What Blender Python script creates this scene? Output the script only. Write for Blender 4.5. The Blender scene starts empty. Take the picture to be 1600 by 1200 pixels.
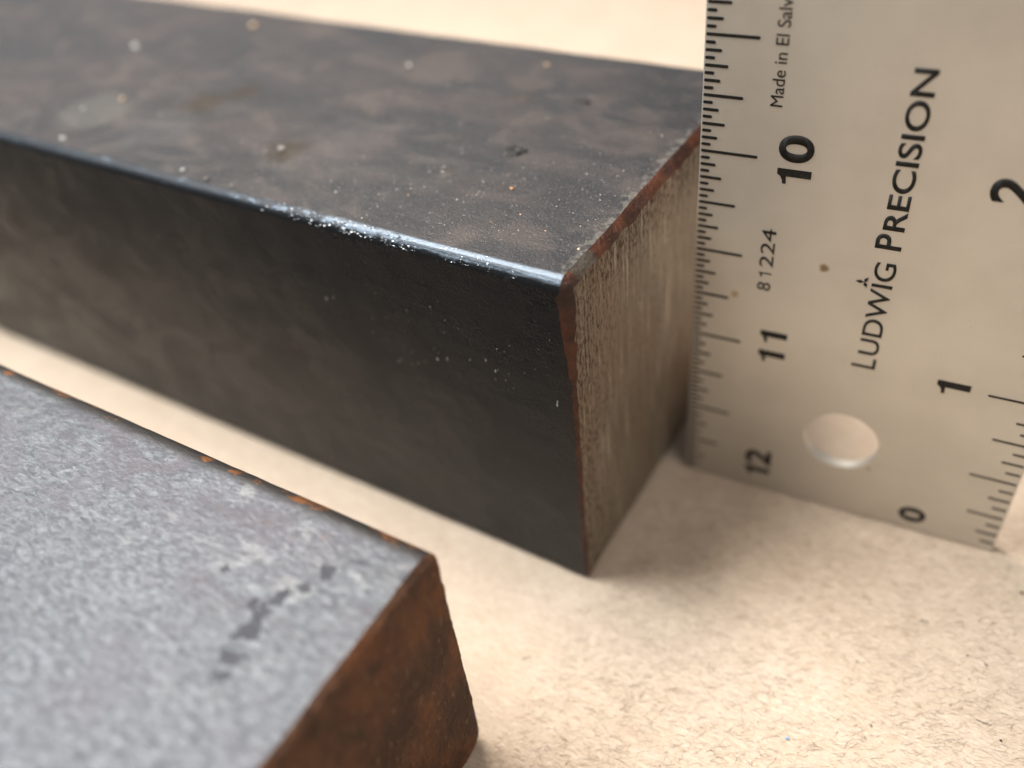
import bpy, bmesh, math, random
from mathutils import Vector, Matrix, noise
from mathutils.geometry import tessellate_polygon

S = 0.0254                      # everything below is laid out in inches
scene = bpy.context.scene
COL = scene.collection
rng = random.Random(7)

# ------------------------------------------------------------------ camera
cam_data = bpy.data.cameras.new("camera")
cam = bpy.data.objects.new("camera", cam_data)
COL.objects.link(cam)
rot = Matrix(((0.85213, -0.279669, 0.442334), (0.514048, 0.605785, -0.607271), (-0.098124, 0.744855, 0.659972)))
cam.matrix_world = Matrix.Translation(Vector((1.44415, -2.42681, 3.88392)) * S) @ rot.to_4x4()
cam_data.sensor_width = 36.0
cam_data.lens = 31.58
cam_data.clip_start = 0.005
cam_data.clip_end = 20.0
cam_data.dof.use_dof = True
cam_data.dof.focus_distance = 3.72 * S
cam_data.dof.aperture_fstop = 9.3
scene.camera = cam

# ------------------------------------------------------------------ world and lamps
world = bpy.data.worlds.new("World")
scene.world = world
world.use_nodes = True
wn = world.node_tree
bg = wn.nodes["Background"]
bg.inputs["Color"].default_value = (0.92, 0.95, 1.0, 1)
bg.inputs["Strength"].default_value = 0.14


def area_lamp(name, pos, target, size, power, colour, size_y=None):
    d = bpy.data.lights.new(name, 'AREA')
    d.energy = power
    d.color = colour
    d.size = size * S
    if size_y:
        d.shape = 'RECTANGLE'
        d.size_y = size_y * S
    else:
        d.shape = 'DISK'
    o = bpy.data.objects.new(name, d)
    COL.objects.link(o)
    p = Vector(pos) * S
    o.location = p
    o.rotation_euler = (Vector(target) * S - p).to_track_quat('-Z', 'Y').to_euler()
    return o


area_lamp("warm_lamp", (-6.4, 3.8, 16.5), (-1.5, 0, 0), 6.0, 1.8, (1.0, 0.90, 0.81))
area_lamp("ceiling_lamp", (-6.4, -1.5, 12.5), (-2, 0, 0), 6.5, 1.62, (1.0, 0.96, 0.90))
area_lamp("window_lamp", (-15, -4.5, 15), (-1, 0, 0), 10.0, 1.3, (0.70, 0.86, 1.0))
area_lamp("sheen_panel", (-26, 24, 17), (0, 0, 2), 36.0, 1.25, (1.0, 0.96, 0.94), 20.0)  # broad dim panel added low at the back for sheen on the bar's top
area_lamp("shade_fill", (10, -3.5, 15), (0.5, 0.5, 0.5), 9.0, 0.66, (1.0, 0.90, 0.81))  # soft fill added at the right to lift the shade beside the bar's end

scene.view_settings.view_transform = 'Standard'
scene.view_settings.look = 'None'
scene.view_settings.exposure = 0.0
scene.view_settings.gamma = 1.0


# ------------------------------------------------------------------ node helper
class Mat:
    def __init__(self, name, **kw):
        self.m = bpy.data.materials.new(name)
        self.m.use_nodes = True
        self.t = self.m.node_tree
        self.b = self.t.nodes["Principled BSDF"]
        for k, v in kw.items():
            self.set(k, v)
        tc = self.t.nodes.new("ShaderNodeTexCoord")
        self.obj = tc.outputs["Object"]

    def set(self, k, v):
        k = k.replace('_', ' ')
        s = self.b.inputs[k]
        if hasattr(v, 'node'):
            self.t.links.new(v, s)
        elif isinstance(v, tuple) and len(v) == 3:
            s.default_value = v + (1,)
        else:
            s.default_value = v

    def coord(self, scale=(1, 1, 1), loc=(0, 0, 0), rotz=0.0):
        n = self.t.nodes.new("ShaderNodeMapping")
        n.inputs["Scale"].default_value = tuple(c / S for c in scale)
        n.inputs["Location"].default_value = loc
        n.inputs["Rotation"].default_value = (0, 0, rotz)
        self.t.links.new(self.obj, n.inputs["Vector"])
        return n.outputs[0]

    def noise(self, freq, stretch=(1, 1, 1), detail=4, rough=0.55, dist=0.0, loc=(0, 0, 0), rotz=0.0):
        n = self.t.nodes.new("ShaderNodeTexNoise")
        n.inputs["Scale"].default_value = freq
        n.inputs["Detail"].default_value = detail
        n.inputs["Roughness"].default_value = rough
        n.inputs["Distortion"].default_value = dist
        self.t.links.new(self.coord(stretch, loc, rotz), n.inputs["Vector"])
        return n.outputs["Fac"]

    def voro(self, freq, stretch=(1, 1, 1), rnd=1.0, loc=(0, 0, 0)):
        n = self.t.nodes.new("ShaderNodeTexVoronoi")
        n.inputs["Scale"].default_value = freq
        n.inputs["Randomness"].default_value = rnd
        self.t.links.new(self.coord(stretch, loc), n.inputs["Vector"])
        return n.outputs["Distance"], n.outputs["Color"]

    def ramp(self, fac, a, b, lo=0.0, hi=1.0):
        n = self.t.nodes.new("ShaderNodeMapRange")
        n.interpolation_type = 'SMOOTHSTEP'
        for i, v in zip(("From Min", "From Max", "To Min", "To Max"), (a, b, lo, hi)):
            n.inputs[i].default_value = v
        self.t.links.new(fac, n.inputs["Value"])
        return n.outputs["Result"]

    def math(self, op, a, b=0.5):
        n = self.t.nodes.new("ShaderNodeMath")
        n.operation = op
        for s, v in zip(n.inputs, (a, b)):
            if hasattr(v, 'node'):
                self.t.links.new(v, s)
            else:
                s.default_value = v
        return n.outputs[0]

    def mix(self, fac, a, b):
        n = self.t.nodes.new("ShaderNodeMix")
        n.data_type = 'RGBA'
        for s, v in ((n.inputs[0], fac), (n.inputs[6], a), (n.inputs[7], b)):
            if hasattr(v, 'node'):
                self.t.links.new(v, s)
            else:
                s.default_value = v if isinstance(v, float) else v + (1,)
        return n.outputs[2]

    def axis(self, k):
        n = self.t.nodes.new("ShaderNodeSeparateXYZ")
        self.t.links.new(self.coord(), n.inputs[0])
        return n.outputs[k]

    def spot(self, centre, radius, soft=0.5, wobble=0.0, wfreq=20):
        """1 inside a blot at a given place (inches), 0 outside"""
        d = self.t.nodes.new("ShaderNodeVectorMath")
        d.operation = 'DISTANCE'
        self.t.links.new(self.coord(), d.inputs[0])
        d.inputs[1].default_value = centre
        v = d.outputs["Value"]
        if wobble:
            v = self.math('ADD', v, self.math('MULTIPLY', self.math('SUBTRACT', self.noise(wfreq), 0.5), wobble))
        return self.ramp(v, radius * (1 - soft), radius, 1.0, 0.0)

    def bump(self, h, strength, dist, prev=None):
        n = self.t.nodes.new("ShaderNodeBump")
        n.inputs["Strength"].default_value = strength
        n.inputs["Distance"].default_value = dist * S
        self.t.links.new(h, n.inputs["Height"])
        if prev is not None:
            self.t.links.new(prev, n.inputs["Normal"])
        self.t.links.new(n.outputs[0], self.b.inputs["Normal"])
        return n.outputs[0]

    def island(self):
        n = self.t.nodes.new("ShaderNodeNewGeometry")
        return n.outputs["Random Per Island"]


# ------------------------------------------------------------------ materials
# kraft paper
M = Mat("kraft_paper", Roughness=0.9, Specular_IOR_Level=0.15)
cloud = M.noise(1.6, detail=3)
fib = M.noise(48, (0.4, 1.5, 1), detail=5, rough=0.75, dist=0.6, rotz=0.35)
fib2 = M.noise(95, (0.35, 1.4, 1), detail=4, rough=0.7, dist=0.8, rotz=-0.5)
mott = M.noise(11, (0.7, 1.2, 1), detail=5, rough=0.65, dist=0.4)
c = M.mix(M.ramp(cloud, 0.35, 0.65), (0.53, 0.428, 0.332), (0.575, 0.473, 0.376))
c = M.mix(M.math('MULTIPLY', M.ramp(mott, 0.40, 0.62), 0.6), c, (0.485, 0.39, 0.30))
c = M.mix(M.math('MULTIPLY', M.ramp(fib, 0.48, 0.62), 0.55), c, (0.66, 0.57, 0.475))
c = M.mix(M.math('MULTIPLY', M.ramp(fib2, 0.53, 0.66), 0.7), c, (0.33, 0.245, 0.16))
M.set("Base_Color", c)
b1 = M.bump(fib, 0.45, 0.008)
M.bump(mott, 0.35, 0.020, b1)
PAPER = M.m

M = Mat("pale_fibre", Roughness=0.7)
M.set("Base_Color", M.mix(M.island(), (0.48, 0.385, 0.295), (0.74, 0.66, 0.565)))
PALE_FIBRE = M.m
M = Mat("brown_fibre", Roughness=0.8)
M.set("Base_Color", M.mix(M.island(), (0.19, 0.13, 0.075), (0.44, 0.34, 0.24)))
BROWN_FIBRE = M.m
M = Mat("dark_fleck", Roughness=0.7)
M.set("Base_Color", M.mix(M.island(), (0.02, 0.018, 0.016), (0.10, 0.06, 0.035)))
DARK_FLECK = M.m
M = Mat("blue_fleck", Roughness=0.6, Base_Color=(0.18, 0.38, 0.70))
BLUE_FLECK = M.m

# mill scale on the measured bar
M = Mat("mill_scale", Metallic=0.15, Specular_IOR_Level=0.45)
big = M.noise(1.3, (0.7, 1.3, 1), detail=4, dist=0.8)
med = M.noise(3.6, (0.7, 1.2, 1), detail=6, rough=0.62, dist=0.9, loc=(3, 1, 2))
fine = M.noise(75, detail=3, rough=0.7)
grain = M.noise(170, (0.6, 1, 1), detail=2)
drag = M.noise(70, (0.035, 1, 1), detail=2, rough=0.6, loc=(1, 3, 6))
gate = M.noise(2.4, detail=3, loc=(6, 6, 1))
c = M.mix(M.ramp(big, 0.42, 0.62), (0.020, 0.021, 0.023), (0.034, 0.029, 0.029))
c = M.mix(M.math('MULTIPLY', M.ramp(med, 0.46, 0.68), 0.7), c, (0.064, 0.051, 0.046))
rusty = M.math('MULTIPLY', M.ramp(M.noise(2.6, detail=5, rough=0.65, loc=(7, 3, 5)), 0.60, 0.74), 0.45)
c = M.mix(rusty, c, (0.046, 0.028, 0.014))
for px, py, r in ((-1.87, 0.46, 0.17), (-2.75, 0.75, 0.20), (-2.62, 0.95, 0.14)):
    c = M.mix(M.math('MULTIPLY', M.spot((px, py, 1.877), r, 0.8, 0.2, 9), 0.9), c, (0.022, 0.013, 0.003))
c = M.mix(M.math('MULTIPLY', M.spot((-3.35, 0.43, 1.877), 0.26, 0.4, 0.16, 5), 0.6), c, (0.072, 0.069, 0.062))
c = M.mix(M.math('MULTIPLY', M.spot((-2.75, 0.40, 1.877), 0.26, 0.5, 0.35, 7), 0.4), c, (0.055, 0.055, 0.055))
c = M.mix(M.math('MULTIPLY', M.spot((-1.60, 0.62, 1.877), 0.42, 0.7, 0.5, 5), 0.45), c, (0.070, 0.058, 0.056))
c = M.mix(M.math('MULTIPLY', M.ramp(fine, 0.54, 0.66), 0.40), c, (0.095, 0.085, 0.078))
c = M.mix(M.math('MULTIPLY', M.math('MULTIPLY', M.ramp(drag, 0.64, 0.72), M.ramp(gate, 0.52, 0.62)), 0.4), c, (0.13, 0.13, 0.13))
for px, py, pz, r in ((-0.806, 0.0, 1.207, 0.020), (-1.698, 0.0, 1.004, 0.032), (-1.916, 0, 1.15, 0.016)):
    c = M.mix(M.math('MULTIPLY', M.spot((px, py, pz), r, 0.6, 0.03, 50), 0.8), c, (0.24, 0.11, 0.04))
crust = M.math('MULTIPLY', M.ramp(M.math('ADD', M.noise(24, detail=4, rough=0.7), M.ramp(M.axis(0), -0.16, -0.03, -0.1, 0.14)), 0.58, 0.66), M.ramp(M.axis(0), -0.22, -0.05))
toprim = M.ramp(M.axis(2), 1.845, 1.87)
c = M.mix(M.math('MULTIPLY', crust, 0.7), c, M.mix(toprim, (0.070, 0.032, 0.018), (0.125, 0.115, 0.10)))
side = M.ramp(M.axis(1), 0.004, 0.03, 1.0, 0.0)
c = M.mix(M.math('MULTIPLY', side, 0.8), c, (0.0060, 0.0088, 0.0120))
M.set("Base_Color", c)
rr = M.math('ADD', M.ramp(med, 0.35, 0.7, 0.29, 0.48), M.ramp(grain, 0.3, 0.7, -0.05, 0.07))
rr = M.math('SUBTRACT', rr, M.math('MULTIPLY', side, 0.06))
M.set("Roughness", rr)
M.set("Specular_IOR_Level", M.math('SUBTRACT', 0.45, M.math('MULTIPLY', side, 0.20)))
b1 = M.bump(fine, 0.5, 0.007)
b1 = M.bump(grain, 0.3, 0.003, b1)
b1 = M.bump(drag, 0.12, 0.004, b1)
M.bump(M.noise(7, (0.7, 1.2, 1), detail=4, rough=0.6), 0.35, 0.014, b1)
MILL = M.m

# rubbed bright corner of the bar
M = Mat("rubbed_steel", Metallic=0.9)
scr = M.noise(60, (0.012, 1, 1), detail=3, rough=0.7)
chip = M.noise(22, (0.45, 1, 1), detail=5, rough=0.65, loc=(2, 0, 0))
xx = M.axis(0)
fade = M.ramp(xx, -1.9, -0.45, -0.14, 0.14)
mask = M.ramp(M.math('ADD', M.math('ADD', chip, fade), M.math('MULTIPLY', M.ramp(M.axis(2), 1.842, 1.866, -0.18, 0.09), 1.0)), 0.50, 0.62)
c = M.mix(mask, (0.034, 0.037, 0.041), (0.120, 0.146, 0.176))
c = M.mix(M.math('MULTIPLY', M.ramp(scr, 0.50, 0.60), 0.75), c, (0.034, 0.037, 0.041))
M.set("Base_Color", c)
M.set("Roughness", M.ramp(mask, 0, 1, 0.48, 0.52))
b1 = M.bump(scr, 0.4, 0.004)
M.bump(M.noise(55, (0.6, 1, 1), detail=4, rough=0.7), 0.4, 0.010, b1)
RUBBED = M.m

M = Mat("bright_burr", Metallic=0.9, Roughness=0.38)
M.set("Base_Color", M.mix(M.island(), (0.04, 0.045, 0.05), (0.36, 0.39, 0.42)))
BURR = M.m

# rust on the arris of the cut
M = Mat("arris_rust", Roughness=0.6, Metallic=0.1)
n1 = M.noise(9, detail=5, rough=0.65)
n2 = M.noise(55, detail=4, rough=0.7)
c = M.mix(M.ramp(n1, 0.38, 0.62), (0.038, 0.012, 0.006), (0.095, 0.026, 0.008))
c = M.mix(M.math('MULTIPLY', M.ramp(n2, 0.50, 0.68), 0.7), c, (0.045, 0.020, 0.011))
c = M.mix(M.math('MULTIPLY', M.ramp(n2, 0.66, 0.74), 0.8), c, (0.26, 0.10, 0.035))
c = M.mix(M.spot((-0.02, 0.17, 1.86), 0.11, 0.5, 0.05), c, (0.070, 0.056, 0.043))
c = M.mix(M.spot((-0.01, 0.03, 1.80), 0.10, 0.6, 0.05), c, (0.030, 0.013, 0.008))
M.set("Base_Color", c)
b1 = M.bump(n2, 0.8, 0.012)
M.bump(n1, 0.6, 0.03, b1)
ARRIS = M.m

# saw cut
M = Mat("saw_cut_steel", Metallic=0.5)
st = M.noise(60, (1, 1, 0.035), detail=4, rough=0.65, loc=(0, 0.3, 0))
st2 = M.noise(120, (1, 1, 0.07), detail=3, rough=0.7)
pit = M.noise(62, (1, 1, 0.42), detail=4, rough=0.65, loc=(0, 4, 1))
area = M.noise(2.0, (1, 1, 0.6), detail=3, loc=(1, 5, 2))
near_rim = M.math('MAXIMUM', M.ramp(M.axis(1), 0.03, 0.5, 0.09, -0.04), M.ramp(M.axis(2), 1.45, 1.84, -0.05, 0.10))
c = M.mix(M.ramp(st, 0.38, 0.62), (0.185, 0.148, 0.110), (0.305, 0.258, 0.200))
c = M.mix(M.math('MULTIPLY', M.ramp(area, 0.42, 0.65), 0.55), c, (0.25, 0.175, 0.12))
c = M.mix(M.math('MULTIPLY', M.ramp(st2, 0.55, 0.68), 0.45), c, (0.085, 0.054, 0.033))
pitm = M.math('ADD', pit, near_rim)
c = M.mix(M.math('MULTIPLY', M.ramp(pitm, 0.57, 0.65), 0.85), c, (0.070, 0.036, 0.021))
c = M.mix(M.math('MULTIPLY', M.ramp(M.math('ADD', st, M.math('MULTIPLY', pit, 0.5)), 0.86, 0.95), 0.8), c, (0.74, 0.67, 0.56))
M.set("Base_Color", c)
M.set("Roughness", M.ramp(pitm, 0.4, 0.65, 0.40, 0.7))
b1 = M.bump(st, 0.8, 0.010)
b1 = M.bump(st2, 0.6, 0.004, b1)
M.bump(pitm, 0.6, 0.012, b1)
SAWCUT = M.m

# weathered grey scale on the front bar
M = Mat("weathered_scale", Metallic=0.5)
g0 = M.noise(2.2, detail=4)
g1 = M.noise(34, (0.55, 1.3, 1), detail=5, rough=0.72, dist=0.4, rotz=0.3)
g2 = M.noise(80, (0.5, 1.2, 1), detail=4, rough=0.7, rotz=0.3)
vd, vc = M.voro(38, (0.7, 1.1, 1))
c = M.mix(M.ramp(g1, 0.36, 0.62), (0.068, 0.073, 0.084), (0.118, 0.127, 0.139))
c = M.mix(M.math('MULTIPLY', M.ramp(g0, 0.45, 0.65), 0.6), c, (0.096, 0.093, 0.107))
c = M.mix(M.math('MULTIPLY', M.ramp(g2, 0.54, 0.68), 0.6), c, (0.200, 0.214, 0.228))
c = M.mix(M.math('MULTIPLY', M.ramp(g2, 0.30, 0.42, 1, 0), 0.75), c, (0.046, 0.050, 0.060))
yy = M.axis(1)
edge = M.ramp(yy, -0.38, -0.04)
worn = M.noise(4.5, (0.6, 1.3, 1), detail=6, rough=0.68, dist=0.8, loc=(2, 7, 3))
c = M.mix(M.math('MULTIPLY', M.ramp(worn, 0.50, 0.60), M.ramp(yy, -0.75, -0.15, 0.25, 0.85)), c, (0.088, 0.083, 0.094))
c = M.mix(M.math('MULTIPLY', M.ramp(worn, 0.36, 0.42, 1, 0), M.ramp(yy, -0.75, -0.15, 0.1, 0.55)), c, (0.23, 0.235, 0.235))
pits = M.noise(26, (0.8, 1.2, 1), detail=3, rough=0.6, loc=(8, 1, 4))
c = M.mix(M.math('MULTIPLY', M.ramp(pits, 0.69, 0.74), 0.8), c, (0.030, 0.031, 0.036))
rn = M.noise(11, (0.8, 1.2, 1), detail=5, rough=0.7, loc=(4, 2, 0))
dk = M.noise(6, (0.7, 1.2, 1), detail=5, rough=0.65, loc=(9, 2, 0))
c = M.mix(M.math('MULTIPLY', M.math('MULTIPLY', M.ramp(dk, 0.5, 0.62), edge), 0.75), c, (0.055, 0.056, 0.066))
c = M.mix(M.math('MULTIPLY', M.ramp(M.math('ADD', rn, M.math('MULTIPLY', edge, 0.08)), 0.68, 0.76), M.math('MULTIPLY', edge, 0.8)), c, (0.125, 0.066, 0.036))
c = M.mix(M.ramp(yy, -0.11, -0.055), c, (0.036, 0.033, 0.031))
c = M.mix(M.math('MULTIPLY', M.ramp(M.math('ADD', rn, M.ramp(yy, -0.12, -0.05, -0.2, 0.10)), 0.64, 0.69), 0.9), c, (0.20, 0.080, 0.026))
smudge = None
for px, py, r in ((-0.385, -0.43, .06), (-0.40, -0.50, .075), (-0.37, -0.58, .07), (-0.33, -0.37, .045), (-0.36, -0.68, .075), (-0.34, -0.76, .05), (-0.29, -0.27, .04), (-0.62, -0.42, .03)):
    sp = M.spot((px, py, 1.381), r * 0.85, 0.8, 0.16, 22)
    smudge = sp if smudge is None else M.math('MAXIMUM', smudge, sp)
c = M.mix(M.math('MULTIPLY', M.ramp(M.math('ADD', smudge, M.math('MULTIPLY', M.math('SUBTRACT', M.noise(42, (0.6, 1.2, 1), detail=4, rough=0.7), 0.5), 2.6)), 0.28, 0.66), 0.9), c, (0.026, 0.027, 0.034))
M.set("Base_Color", c)
M.set("Roughness", M.ramp(g1, 0.35, 0.65, 0.60, 0.46))
b1 = M.bump(g1, 0.5, 0.010)
b1 = M.bump(g2, 0.45, 0.005, b1)
M.bump(dk, 0.45, 0.025, b1)
WEATHERED = M.m

M = Mat("deep_rust", Roughness=0.8, Metallic=0.05)
n1 = M.noise(5, (1, 1, 0.6), detail=5, rough=0.65)
n2 = M.noise(30, (1, 1, 0.5), detail=5, rough=0.72, dist=0.3)
n3 = M.noise(3.2, detail=4, loc=(2, 8, 1))
c = M.mix(M.ramp(n1, 0.38, 0.64), (0.055, 0.022, 0.010), (0.130, 0.052, 0.020))
c = M.mix(M.math('MULTIPLY', M.ramp(n3, 0.52, 0.68), 0.5), c, (0.19, 0.062, 0.016))
c = M.mix(M.math('MULTIPLY', M.ramp(n2, 0.55, 0.68), 0.6), c, (0.24, 0.15, 0.085))
c = M.mix(M.math('MULTIPLY', M.ramp(n2, 0.32, 0.44, 1, 0), 0.6), c, (0.030, 0.013, 0.008))
c = M.mix(M.math('MULTIPLY', M.ramp(M.axis(1), -0.20, -0.02), M.ramp(n1, 0.48, 0.64, 0.05, 0.7)), c, (0.20, 0.068, 0.016))
M.set("Base_Color", c)
b1 = M.bump(n2, 0.9, 0.03)
M.bump(n1, 0.6, 0.05, b1)
DEEPRUST = M.m

# ruler
M = Mat("satin_aluminium", Metallic=0.62)
br = M.noise(120, (1, 1, 0.02), detail=3, rough=0.6)
sm = M.noise(2.2, detail=3)
dots = M.noise(48, detail=2, loc=(3, 3, 3))
scuff = M.math('MULTIPLY', M.ramp(M.noise(40, (0.05, 1, 1), detail=3, rough=0.6, rotz=0.0), 0.60, 0.70), M.ramp(M.noise(3, detail=3, loc=(5, 5, 5)), 0.5, 0.65))
c = M.mix(M.ramp(sm, 0.35, 0.65), (0.56, 0.53, 0.475), (0.61, 0.58, 0.52))
c = M.mix(M.math('MULTIPLY', M.ramp(dots, 0.70, 0.78), 0.35), c, (0.30, 0.26, 0.20))
c = M.mix(M.math('MULTIPLY', scuff, 0.15), c, (0.78, 0.76, 0.72))
for u, z, r, col in ((0.585, 1.512, 0.030, (0.16, 0.10, 0.03)), (0.20, 1.28, 0.028, (0.42, 0.31, 0.17)), (0.955, 0.36, 0.014, (0.25, 0.22, 0.17))):
    c = M.mix(M.math('MULTIPLY', M.spot((u, 0, z), r, 0.7, 0.02, 50), 0.85), c, col)
M.set("Base_Color", c)
M.set("Roughness", M.math('ADD', M.ramp(br, 0.3, 0.7, 0.40, 0.46), M.ramp(dots, 0.3, 0.7, -0.02, 0.02)))
M.bump(br, 0.06, 0.002)
ALU = M.m
M = Mat("black_enamel", Roughness=0.6, Specular_IOR_Level=0.25)
M.set("Base_Color", M.mix(M.ramp(M.noise(60, detail=3), 0.45, 0.7), (0.010, 0.010, 0.009), (0.024, 0.022, 0.018)))
INK = M.m

M = Mat("pale_grit", Roughness=0.4, Metallic=0.3)
M.set("Base_Color", M.mix(M.island(), (0.16, 0.145, 0.13), (0.72, 0.70, 0.66)))
PALE_GRIT = M.m
M = Mat("tan_grit", Roughness=0.5)
M.set("Base_Color", M.mix(M.island(), (0.40, 0.22, 0.11), (0.74, 0.58, 0.38)))
TAN_GRIT = M.m
M = Mat("loose_scale", Metallic=0.3, Roughness=0.6)
lf = M.noise(40, detail=4)
M.set("Base_Color", M.mix(M.ramp(lf, 0.56, 0.70), (0.010, 0.010, 0.010), (0.10, 0.09, 0.07)))
M.bump(lf, 0.9, 0.02)
FLAKE = M.m


# ------------------------------------------------------------------ mesh helpers
def obj_from(name, verts, faces, mat, parent=None, smooth=True):
    me = bpy.data.meshes.new(name)
    me.from_pydata([tuple(c * S for c in v) for v in verts], [], faces)
    me.materials.append(mat)
    if smooth:
        me.polygons.foreach_set("use_smooth", [True] * len(me.polygons))
    me.update()
    o = bpy.data.objects.new(name, me)
    COL.objects.link(o)
    if parent:
        o.parent = parent
    return o


def thing(name, label, cat, loc=(0, 0, 0), rotz=0.0, group=None):
    o = bpy.data.objects.new(name, None)
    o.empty_display_size = 0.01
    COL.objects.link(o)
    o.location = Vector(loc) * S
    o.rotation_euler = (0, 0, rotz)
    o["label"] = label
    o["category"] = cat
    if group:
        o["group"] = group
    return o


def nz(x, y, z, f, seed=0.0):
    return noise.noise(Vector((x * f + seed, y * f + seed * 1.7, z * f - seed)))


# ------------------------------------------------------------------ the paper
def paper():
    xs, ys = [], []

    def axis(lo, hi, mid0, mid1, step, far):
        a = [lo]
        while a[-1] < hi:
            s = step if mid0 <= a[-1] < mid1 else far
            nxt = a[-1] + s
            if a[-1] < mid0 < nxt:
                nxt = mid0
            a.append(nxt)
        return a
    xs = axis(-40, 30, -1.0, 3.4, 0.03, 1.5)
    ys = axis(-16, 44, -2.0, 2.6, 0.03, 1.5)
    V, F = [], []
    for y in ys:
        for x in xs:
            inside = -1.0 < x < 3.3 and -1.9 < y < 2.5
            h = 0.004 * nz(x, y, 0, 7) + 0.003 * nz(x, y, 2, 18) if inside else 0.0
            V.append((x, y, h - 0.006))
    n = len(xs)
    for j in range(len(ys) - 1):
        for i in range(n - 1):
            a = j * n + i
            F.append((a, a + 1, a + n + 1, a + n))
    o = obj_from("paper_ground", V, F, PAPER)
    o["kind"] = "structure"
    o["label"] = "fuzzy beige kraft paper sheet under the steel bars and the ruler"


paper()


# ------------------------------------------------------------------ steel bars
def ring_profile(W, H, radii, nside, narc):
    """rounded rectangle in (y, z): list of (y, z, ny, nz, tag); tag 'tf' marks the top front corner"""
    pts = []
    corners = [((radii[0], radii[0]), radii[0], 180, 'bf'), ((W - radii[1], radii[1]), radii[1], 270, 'bb'),
               ((W - radii[2], H - radii[2]), radii[2], 0, 'tb'), ((radii[3], H - radii[3]), radii[3], 90, 'tf')]
    for k, ((cy, cz), r, a0, tag) in enumerate(corners):
        for i in range(narc + 1):
            a = math.radians(a0 + 90 * i / narc)
            pts.append((cy + r * math.cos(a), cz + r * math.sin(a), math.cos(a), math.sin(a), tag))
        (c2y, c2z), r2, a2, _ = corners[(k + 1) % 4]
        a = math.radians(a2)
        p0 = pts[-1]
        p1 = (c2y + r2 * math.cos(a), c2z + r2 * math.sin(a))
        for i in range(1, nside):
            t = i / nside
            pts.append((p0[0] + (p1[0] - p0[0]) * t, p0[1] + (p1[1] - p0[1]) * t, p0[2], p0[3], 'side'))
    return pts


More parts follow.
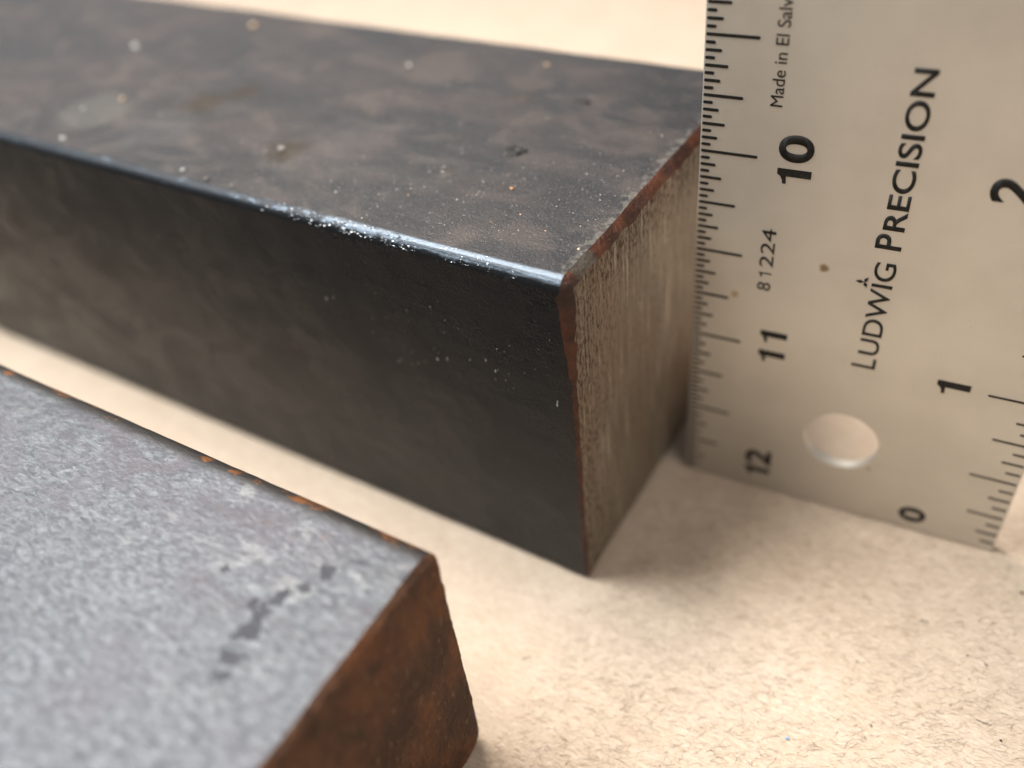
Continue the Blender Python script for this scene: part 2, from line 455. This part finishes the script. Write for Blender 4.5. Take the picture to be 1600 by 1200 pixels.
def make_bar(root, W, H, L, radii, bevel, amp, worn, mats, seed, y_sign=1.0, step=0.035):
    """mats: body, worn edge, bevel, end"""
    prof = ring_profile(W, H, radii, 60, 8)
    N = len(prof)

    def surf(i, x):
        y, z, ny, nz_, tag = prof[i]
        d = amp * (nz(x, y, z, 2.0, seed) + 0.5 * nz(x, y, z, 7.0, seed + 3))
        if tag == 'tf' or tag == 'tb':
            d += amp * 0.35 * nz(x, y, z, 14, seed + 9)
        return (x, (y + ny * d) * y_sign, z + nz_ * d)

    bw = [bevel(p[0], p[1], p[4]) for p in prof]
    xs = [0.0]
    x = 0.0
    while x < L:
        x += step if x < 4.5 else step * 8
        xs.append(x)
    def away(p):            # 0 at the corners, 1 along the sides: keeps the inner outline from folding over
        d = min(math.hypot(p[0] - cy_, p[1] - cz_) for cy_ in (0, W) for cz_ in (0, H))
        t = max(0.0, min(1.0, (d - 0.07) / 0.12))
        return t * t * (3 - 2 * t)
    rmin = min(radii)
    bi = []
    for b, p in zip(bw, prof):
        k = away(p)
        rough = b * max(0.5, 1 + 0.50 * nz(0, p[0], p[1], 13, seed + 21) + 0.35 * nz(0, p[0], p[1], 42, seed + 8))
        bi.append(rough * k + min(b, rmin * 0.9 if p[1] < H * 0.5 else 0.046) * (1 - k))
    V = []
    rings = []
    for k, x in enumerate(xs):
        ring = []
        for i in range(N):
            ring.append(len(V))
            fade = math.exp(-x / 0.12)
            V.append(surf(i, -x - bw[i] * fade))
        rings.append(ring)
    body_f, worn_f = [], []
    for k in range(len(rings) - 1):
        for i in range(N):
            j = (i + 1) % N
            f = (rings[k][i], rings[k][j], rings[k + 1][j], rings[k + 1][i])
            if y_sign < 0:
                f = f[::-1]
            t0, t1 = prof[i][4], prof[j][4]
            if worn and t0 == 'tf' and t1 == 'tf':
                worn_f.append(f)
            else:
                body_f.append(f)
    # far end cap
    body_f.append(tuple(rings[-1]) if y_sign < 0 else tuple(reversed(rings[-1])))

    def compact(faces):
        m, vv, ff = {}, [], []
        for f in faces:
            g = []
            for q in f:
                if q not in m:
                    m[q] = len(vv)
                    vv.append(V[q])
                g.append(m[q])
            ff.append(tuple(g))
        return vv, ff
    body = obj_from("bar_body", *compact(body_f), mats[0], root)
    if worn:
        obj_from("rubbed_edge", *compact(worn_f), mats[1], root)
    # bevel round the cut, five strips deep
    V2, F2 = [], []
    K = 5
    for s in range(K + 1):
        t = s / K
        for i in range(N):
            y, z, ny, nz_, tag = prof[i]
            o = Vector(surf(i, -bw[i]))
            inner = Vector((0.0, (y - ny * bi[i]) * y_sign, z - nz_ * bi[i]))
            p = o.lerp(inner, t)
            bul = math.sin(t * math.pi) * bw[i] * 0.05
            jit = (0.10 * bw[i] * nz(p.x, p.y, p.z, 30, seed + 5)) * math.sin(t * math.pi)
            p += Vector((1, ny * y_sign, nz_)) * (bul + jit) * 0.7
            V2.append(tuple(p))
    for s in range(K):
        for i in range(N):
            j = (i + 1) % N
            f = (s * N + i, (s + 1) * N + i, (s + 1) * N + j, s * N + j)
            F2.append(f if y_sign > 0 else f[::-1])
    obj_from("rusty_bevel", V2, F2, mats[2], root)
    # end face: rings shrinking to the middle
    V3, F3 = [], []
    cy, cz = W / 2, H / 2
    R = 26
    for s in range(R):
        t = 1 - s / R
        for i in range(N):
            y, z, ny, nz_, tag = prof[i]
            yy, zz = y - ny * bi[i], z - nz_ * bi[i]
            py, pz = cy + (yy - cy) * t, cz + (zz - cz) * t
            dx = amp * 0.6 * (nz(0, py, pz * 0.2, 16, seed) + 0.6 * nz(0, py, pz * 0.3, 40, seed)) if s else 0
            V3.append((dx, py * y_sign, pz))
    V3.append((0, cy * y_sign, cz))
    for s in range(R - 1):
        for i in range(N):
            j = (i + 1) % N
            f = (s * N + i, (s + 1) * N + i, (s + 1) * N + j, s * N + j)
            F3.append(f if y_sign > 0 else f[::-1])
    for i in range(N):
        f = ((R - 1) * N + i, R * N, (R - 1) * N + (i + 1) % N)
        F3.append(f if y_sign > 0 else f[::-1])
    obj_from("cut_end", V3, F3, mats[3], root)
    return body


BH = 1.877
bar = thing("steel_bar", "dark square steel bar with a saw cut rusty rimmed end standing against the ruler", "steel bar",
            group="square steel bars on the paper")


def bevel1(y, z, tag):
    j = 1 + 0.10 * nz(0, y, z, 5, 2) + 0.07 * nz(0, y, z, 32, 4)
    if z > BH - 0.08:
        b = 0.042
    elif y < 0.08:
        t = max(0.0, min(1.0, (z - (BH - 0.55)) / 0.5))
        b = 0.016 + 0.040 * t
        j = 1 + (0.5 - 0.3 * t) * (nz(0, y, z, 12, 2) + nz(0, y, z, 34, 4))
    else:
        b = 0.030
    return max(0.006, b * j)


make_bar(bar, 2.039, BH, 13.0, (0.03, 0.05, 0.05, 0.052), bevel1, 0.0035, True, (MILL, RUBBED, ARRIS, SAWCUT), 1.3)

# a flake of loose scale and a hair line scratch live on the top of the bar
def flake(cx, cy, cz, lx, ly, h, seed, parent, name="scale_flake", mat=FLAKE):
    V, F = [], []
    n, k = 22, 4
    for s in range(k + 1):
        t = s / k
        for i in range(n):
            a = 2 * math.pi * i / n
            r = (1 - t) * (1 + 0.35 * noise.noise(Vector((math.cos(a) * 1.5 + seed, math.sin(a) * 1.5, seed))))
            x, y = r * math.cos(a) * lx, r * math.sin(a) * ly
            hh = -0.01 if s == 0 else h * (0.6 + 0.9 * noise.noise(Vector((x * 30 + seed, y * 30, 0)))) * (1.0 if s < 3 else 0.5)
            V.append((cx + x, cy + y, cz + hh))
    for s in range(k):
        for i in range(n):
            j = (i + 1) % n
            F.append((s * n + i, s * n + j, (s + 1) * n + j, (s + 1) * n + i))
    return obj_from(name, V, F, mat, parent)


flake(-0.757, 0.857, BH, 0.075, 0.055, 0.018, 3.1, bar)
flake(-0.70, 1.45, BH, 0.06, 0.03, 0.010, 8.7, bar)

# second bar, in front
ang2 = 0.00796
bar2 = thing("steel_bar", "weathered pale grey steel bar with a deep brown rusty end in the foreground",
             "steel bar", (-0.024, -0.977, 0), ang2, group="square steel bars on the paper")


def bevel2(y, z, tag):
    j = 1 + 0.25 * nz(0, y, z, 6, 12) + 0.10 * nz(0, y, z, 20, 14)
    return max(0.006, 0.026 * j)


make_bar(bar2, 1.5, 1.381, 9.0, (0.11, 0.13, 0.11, 0.085), bevel2, 0.003, False, (WEATHERED, None, DEEPRUST, DEEPRUST), 5.7, y_sign=-1.0)


# ------------------------------------------------------------------ ruler
RX, RY, RPHI, RW, RL, RT = 0.13748, 0.9547, 0.07639, 1.6086, 12.0, 0.055
ruler = thing("ruler", "satin metal ruler with black numbers and a round hole, standing upright", "ruler",
              (RX, RY, 0), RPHI)


def ruler_blade():
    e = 0.004
    hc, hr, n = (0.797, 0.502), 0.180, 64

    def rect(i):
        return [(i, i), (RW - i, i), (RW - i, RL - i), (i, RL - i)]

    def circ(r):
        return [(hc[0] + r * math.cos(2 * math.pi * k / n), hc[1] + r * math.sin(2 * math.pi * k / n)) for k in range(n)]
    V, F = [], []

    def add(pts, d):
        s = len(V)
        V.extend((u, d, z) for u, z in pts)
        return list(range(s, s + len(pts)))
    fo, fh = add(rect(e), 0), add(circ(hr + e), 0)
    so, sh = add(rect(0), e), add(circ(hr), e)
    to, th = add(rect(0), RT - e), add(circ(hr), RT - e)
    bo, bh_ = add(rect(e), RT), add(circ(hr + e), RT)

    def cap(o, h, flip):
        idx = o + h
        tri = tessellate_polygon([[Vector((V[q][0], V[q][2], 0)) for q in o], [Vector((V[q][0], V[q][2], 0)) for q in h]])
        for t in tri:
            f = tuple(idx[q] for q in t)
            a, b, c_ = (Vector(V[q]) for q in f)
            ny = (b - a).cross(c_ - a).y
            want = -1 if not flip else 1
            F.append(f if ny * want > 0 else f[::-1])

    def band(a, b, flip=False):
        m = len(a)
        for i in range(m):
            j = (i + 1) % m
            f = (a[i], b[i], b[j], a[j])
            F.append(f if not flip else f[::-1])
    cap(fo, fh, False)
    cap(bo, bh_, True)
    for a, b in ((fo, so), (so, to), (to, bo)):
        band(a, b)
    for a, b in ((fh, sh), (sh, th), (th, bh_)):
        band(a, b, True)
    me_o = obj_from("blade", V, F, ALU, ruler, smooth=False)
    return me_o


ruler_blade()
INK_D = -0.0018


def scale_marks(name, side, per_inch, lens, wid):
    V, F = [], []
    for k in range(1, int(RL * per_inch)):
        d = k / per_inch
        L_ = lens[-1][1]
        for div, ln in lens:
            if abs(d * div - round(d * div)) < 1e-6:
                L_ = ln
                break
        z = (RL - d) if side == 'left' else d
        if z > 7.0:
            continue
        z += 0.0 if side == 'right' else 0.0
        u0, u1 = (0.006, L_) if side == 'left' else (RW - 0.008, RW - L_)
        lo, hi = min(u0, u1), max(u0, u1)
        if (lo - 0.797) ** 2 + (z - 0.502) ** 2 < 0.04 or (hi - 0.797) ** 2 + (z - 0.502) ** 2 < 0.04:
            continue
        w = wid * 0.5
        s = len(V)
        m = 6
        pts = []
        for q in range(m + 1):
            a = -math.pi / 2 + math.pi * q / m
            pts.append((hi - w + w * math.cos(a), z + w * math.sin(a)))
        for q in range(m + 1):
            a = math.pi / 2 + math.pi * q / m
            pts.append((lo + w + w * math.cos(a), z + w * math.sin(a)))
        V.extend((u, INK_D, zz) for u, zz in pts)
        F.append(tuple(range(s, s + len(pts))))
        V.extend((u, 0.004, zz) for u, zz in pts)
        t = len(pts)
        for q in range(t):
            r = (q + 1) % t
            F.append((s + q, s + t + q, s + t + r, s + r))
    o = obj_from(name, V, F, INK, ruler, smooth=False)
    return o


scale_marks("graduation_marks", 'left', 32, ((1, 0.250), (2, 0.222), (4, 0.172), (8, 0.103), (16, 0.074), (32, 0.047)), 0.0130)
scale_marks("graduation_marks", 'right', 16, ((1, 0.247), (2, 0.215), (4, 0.172), (8, 0.104), (16, 0.073)), 0.0105)


def lettering(name, text, u_base, u_top, z0, z1, bold=0.0, squash=None):
    cu = bpy.data.curves.new(name, 'FONT')
    cu.body = text
    cu.size = 1.0
    cu.offset = bold
    cu.resolution_u = 6
    tmp = bpy.data.objects.new(name, cu)
    COL.objects.link(tmp)
    dg = bpy.context.evaluated_depsgraph_get()
    dg.update()
    me = bpy.data.meshes.new_from_object(tmp.evaluated_get(dg))
    bpy.data.objects.remove(tmp)
    bpy.data.curves.remove(cu)
    X = [v.co.x for v in me.vertices]
    Y = [v.co.y for v in me.vertices]
    x0, x1, y0, y1 = min(X), max(X), min(Y), max(Y)
    bm = bmesh.new()
    bm.from_mesh(me)
    bmesh.ops.remove_doubles(bm, verts=bm.verts, dist=1e-5)
    for v in bm.verts:
        tx, ty = (v.co.x - x0) / (x1 - x0), (v.co.y - y0) / (y1 - y0)
        v.co = Vector((u_base + (u_top - u_base) * ty, INK_D, z0 + (z1 - z0) * tx)) * S
    ex = bmesh.ops.extrude_face_region(bm, geom=bm.faces[:])
    for g in ex['geom']:
        if isinstance(g, bmesh.types.BMVert):
            g.co.y = 0.004 * S
    bmesh.ops.recalc_face_normals(bm, faces=bm.faces[:])
    bm.to_mesh(me)
    bm.free()
    me.materials.clear()
    me.materials.append(INK)
    o = bpy.data.objects.new(name, me)
    COL.objects.link(o)
    o.parent = ruler
    return o


def figure_one(name, u_base, u_top, z0, z1, stem=0.50):
    """a figure one with a flag, which the built-in font lacks"""
    k = 1 - stem
    out = [(k, 0), (1, 0), (1, 1), (k + 0.12, 1), (k - 0.02, 0.90), (k * 0.55, 0.845), (0, 0.825), (0, 0.715), (k, 0.735)]
    n = len(out)
    V = []
    for d in (INK_D, 0.004):
        V += [(u_base + (u_top - u_base) * y, d, z0 + (z1 - z0) * x) for x, y in out]
    F = [tuple(range(n))] + [(i, n + i, n + (i + 1) % n, (i + 1) % n) for i in range(n)]
    return obj_from(name, V, F, INK, ruler, smooth=False)


for txt, ub, ut, z0, z1 in (("1", 0.478, 0.338, 1.897, 1.966), ("0", 0.478, 0.334, 1.998, 2.120),
                            ("1", 0.468, 0.340, 0.914, 0.982), ("1", 0.468, 0.340, 1.034, 1.102),
                            ("1", 0.468, 0.334, 0.090, 0.156), ("2", 0.468, 0.330, 0.180, 0.290),
                            ("0", 1.271, 1.142, 0.062, 0.166), ("1", 1.289, 1.150, 0.958, 1.030), ("2", 1.285, 1.142, 1.946, 2.060)):
    if txt == "1":
        figure_one("numeral", ub, ut, z0, z1)
    else:
        lettering("numeral", txt, ub, ut, z0, z1, 0.030)
# maker's name: capitals with a taller first letter in each word
lettering("maker_letter", "L", 0.879, 0.774, 1.006, 1.066)
lettering("maker_name", "UDWIG", 0.879, 0.791, 1.086, 1.592, 0.004)
lettering("maker_letter", "P", 0.879, 0.774, 1.660, 1.732, 0.012)
lettering("maker_name", "RECISION", 0.877, 0.790, 1.752, 2.438, 0.014)
lettering("origin_text", "Made in El Salvador", 0.331, 0.281, 2.232, 2.79)
lettering("stock_number", "8", 0.363, 0.301, 1.334, 1.378)
figure_one("stock_number", 0.362, 0.302, 1.408, 1.432, 0.26)
lettering("stock_number", "224", 0.363, 0.301, 1.464, 1.664)


def maker_mark():
    V, F = [], []
    cu, cz = 0.760, 1.478
    for k, (a, ln) in enumerate(((180, 0.036), (300, 0.030), (60, 0.030))):
        a = math.radians(a)
        d = Vector((math.cos(a), math.sin(a)))
        p = Vector((-d.y, d.x))
        c0 = Vector((cu, cz))
        pts = [c0, c0 + d * ln * 0.45 + p * 0.0085, c0 + d * ln, c0 + d * ln * 0.45 - p * 0.0085]
        s = len(V)
        V.extend((q.x, INK_D - 0.0002 * k, q.y) for q in pts)
        V.extend((q.x, 0.004, q.y) for q in pts)
        F.append((s, s + 1, s + 2, s + 3))
        for q in range(4):
            r = (q + 1) % 4
            F.append((s + q, s + 4 + q, s + 4 + r, s + r))
    obj_from("maker_mark", V, F, INK, ruler, smooth=False)


maker_mark()


# ------------------------------------------------------------------ small stuff
def octa(V, F, c, r, flat=0.7):
    s = len(V)
    ax = [Vector((1, 0, 0)), Vector((0, 1, 0)), Vector((-1, 0, 0)), Vector((0, -1, 0)), Vector((0, 0, flat)), Vector((0, 0, -flat))]
    rz = rng.uniform(0, 6.28)
    m = Matrix.Rotation(rz, 3, 'Z') @ Matrix.Rotation(rng.uniform(-.5, .5), 3, 'X')
    for a in ax:
        V.append(tuple(Vector(c) + m @ a * r * rng.uniform(0.6, 1.3)))
    for i in range(4):
        j = (i + 1) % 4
        F.append((s + i, s + j, s + 4))
        F.append((s + j, s + i, s + 5))


def grit():
    V, F, V2, F2 = [], [], [], []
    n = 0
    while n < 1300:
        x, y = rng.uniform(-2.2, -0.07), rng.uniform(0.08, 1.9)
        d = math.exp(-((x + 0.65) / 0.7) ** 2 - ((y - 0.42) / 0.35) ** 2) + 0.10
        if rng.random() > d * (0.30 + 1.6 * max(0, nz(x, y, 0, 5, 6))):
            continue
        n += 1
        r = 0.0014 + 0.0026 * rng.random() ** 3 + (0.003 if rng.random() < 0.015 else 0)
        if rng.random() < 0.16:
            octa(V2, F2, (x, y, BH + r * 0.3), r)
        else:
            octa(V, F, (x, y, BH + r * 0.3), r)
    # larger single grains further back, blurred glints put into their pale colour and size
    for x, y, r in ((-3.882, 1.222, 0.030), (-1.872, 1.535, 0.020), (-1.893, 0.452, 0.022), (-3.246, 1.021, 0.018), (-3.429, 0.427, 0.012),
                    (-1.95, 0.40, 0.014), (-3.2, 0.11, 0.016), (-2.24, 0.10, 0.014), (-2.05, 0.075, 0.016), (-1.87, 0.07, 0.014), (-2.884, 0.528, 0.008)):
        octa(V, F, (x, y, BH + r * 0.4), r, 0.8)
    for x, y, r in ((-3.327, 1.761, 0.024), (-1.104, 1.796, 0.018), (-0.582, 0.55, 0.012), (-0.073, 0.231, 0.008), (-3.29, 0.60, 0.016)):
        octa(V2, F2, (x, y, BH + r * 0.4), r, 0.8)
    a = obj_from("metal_grit", V, F, PALE_GRIT, smooth=False)
    a["kind"] = "stuff"
    a["label"] = "pale shiny grit scattered over the top of the dark bar"
    b = obj_from("rust_grit", V2, F2, TAN_GRIT, smooth=False)
    b["kind"] = "stuff"
    b["label"] = "orange tan rust crumbs scattered over the top of the dark bar"


grit()


def nicks():
    """bright little nicks on the front face of the dark bar"""
    V, F = [], []
    spots = [(-0.723, 1.256), (-0.665, 1.276), (-0.092, 1.214), (-0.445, 1.346), (-0.40, 1.30), (-1.35, 1.42), (-1.30, 1.44), (-0.85, 1.5), (-0.09, 1.235)]
    spots += [(rng.uniform(-1.1, -0.1), rng.uniform(1.15, 1.65)) for _ in range(34)]
    for k, (x, z) in enumerate(spots):
        r = 0.010 if k < 9 else rng.uniform(0.002, 0.005)
        s = len(V)
        for i in range(6):
            a = i * math.pi / 3
            V.append((x + r * 0.35 * math.cos(a) * rng.uniform(.6, 1.3), -0.0062, z + r * math.sin(a) * rng.uniform(.6, 1.3)))
        V.append((x, -0.010, z))
        for i in range(6):
            F.append((s + i, s + (i + 1) % 6, s + 6))
    o = obj_from("bright_nicks", V, F, PALE_GRIT, bar, smooth=False)
    o["kind"] = "stuff"


nicks()


def burrs():
    """torn bright burrs and flakes along the rubbed corner"""
    V, F = [], []
    for _ in range(420):
        x = -0.85 + rng.gauss(0, 0.42)
        if not -2.3 < x < -0.06:
            continue
        if nz(x, 0, 0, 3.5, 11) < -0.05:
            continue
        a = math.radians(rng.uniform(95, 170))
        y, z = 0.052 + 0.0505 * math.cos(a), BH - 0.052 + 0.0505 * math.sin(a)
        s0 = len(V)
        r = rng.uniform(0.0016, 0.0055)
        octa(V, F, (0, 0, 0), r, 0.5)
        for q in range(s0, len(V)):
            px, py, pz = V[q]
            V[q] = (x + px * 1.7, y + py, z + pz)
    o = obj_from("edge_burrs", V, F, BURR, bar, smooth=False)
    o["kind"] = "stuff"


burrs()


def strand(V, F, x, y, ln, ang, curl, w, z0, lift):
    n = 5
    s = len(V)
    px, py = x, y
    for k in range(n + 1):
        a = ang + curl * (k / n - 0.5) + rng.uniform(-.12, .12)
        wx, wy = -math.sin(a) * w * 0.5, math.cos(a) * w * 0.5
        z = z0 + lift * math.sin(math.pi * k / n)
        V.append((px + wx, py + wy, z))
        V.append((px, py, z + w * 0.6))
        V.append((px - wx, py - wy, z))
        px += math.cos(a) * ln / n
        py += math.sin(a) * ln / n
    for k in range(n):
        a = s + 3 * k
        F.append((a, a + 3, a + 4, a + 1))
        F.append((a + 1, a + 4, a + 5, a + 2))


def fibres(name, count, mat, wr, lr, label):
    V, F = [], []
    n = 0
    while n < count:
        x, y = rng.uniform(0.02, 3.0), rng.uniform(-1.7, 1.4)
        if (x < 0.1 and y > -0.05) or (x < 0.02 and y < -0.9):
            continue
        n += 1
        strand(V, F, x, y, rng.uniform(*lr), rng.gauss(0.35, 0.6), rng.gauss(0, 0.8), rng.uniform(*wr), -0.006 + rng.uniform(0, 0.004), rng.uniform(0, 0.006))
    o = obj_from(name, V, F, mat)
    o["kind"] = "stuff"
    o["label"] = label


fibres("pale_paper_fibres", 13000, PALE_FIBRE, (0.0009, 0.0022), (0.02, 0.07), "pale loose fibres over the beige paper at the lower right")
fibres("brown_paper_fibres", 5000, BROWN_FIBRE, (0.0007, 0.0016), (0.015, 0.06), "thin brown fibres over the beige paper at the lower right")


def flecks():
    V, F = [], []
    for x, y, r in ((1.835, 0.406, .006), (1.954, 0.062, .007), (1.737, 0.134, .004), (1.751, 0.418, .005), (1.463, -0.125, .005),
                    (1.453, -0.191, .004), (1.91, 0.884, .010), (1.53, 0.513, .006)):
        octa(V, F, (x, y, 0.002), r)
    for _ in range(60):
        octa(V, F, (rng.uniform(0.3, 2.6), rng.uniform(-1.2, 1.0), 0.001), rng.uniform(0.0015, 0.0035))
    for x, y, ln, a in ((1.845, 0.112, .06, 0.1), (1.53, 0.513, .03, 0.3), (-0.074, -0.561, .05, 0.9)):
        strand(V, F, x, y, ln, a, 0.5, 0.003, 0.0, 0.003)
    o = obj_from("dark_flecks", V, F, DARK_FLECK, smooth=False)
    o["kind"] = "stuff"
    o["label"] = "tiny dark specks of dirt on the beige paper"
    V, F = [], []
    octa(V, F, (1.162, -0.353, 0.002), 0.006)
    octa(V, F, (1.168, -0.350, 0.002), 0.005)
    o = obj_from("blue_fleck", V, F, BLUE_FLECK, smooth=False)
    o["label"] = "tiny blue speck lying on the beige paper near the bottom edge"
    o["category"] = "speck"


flecks()
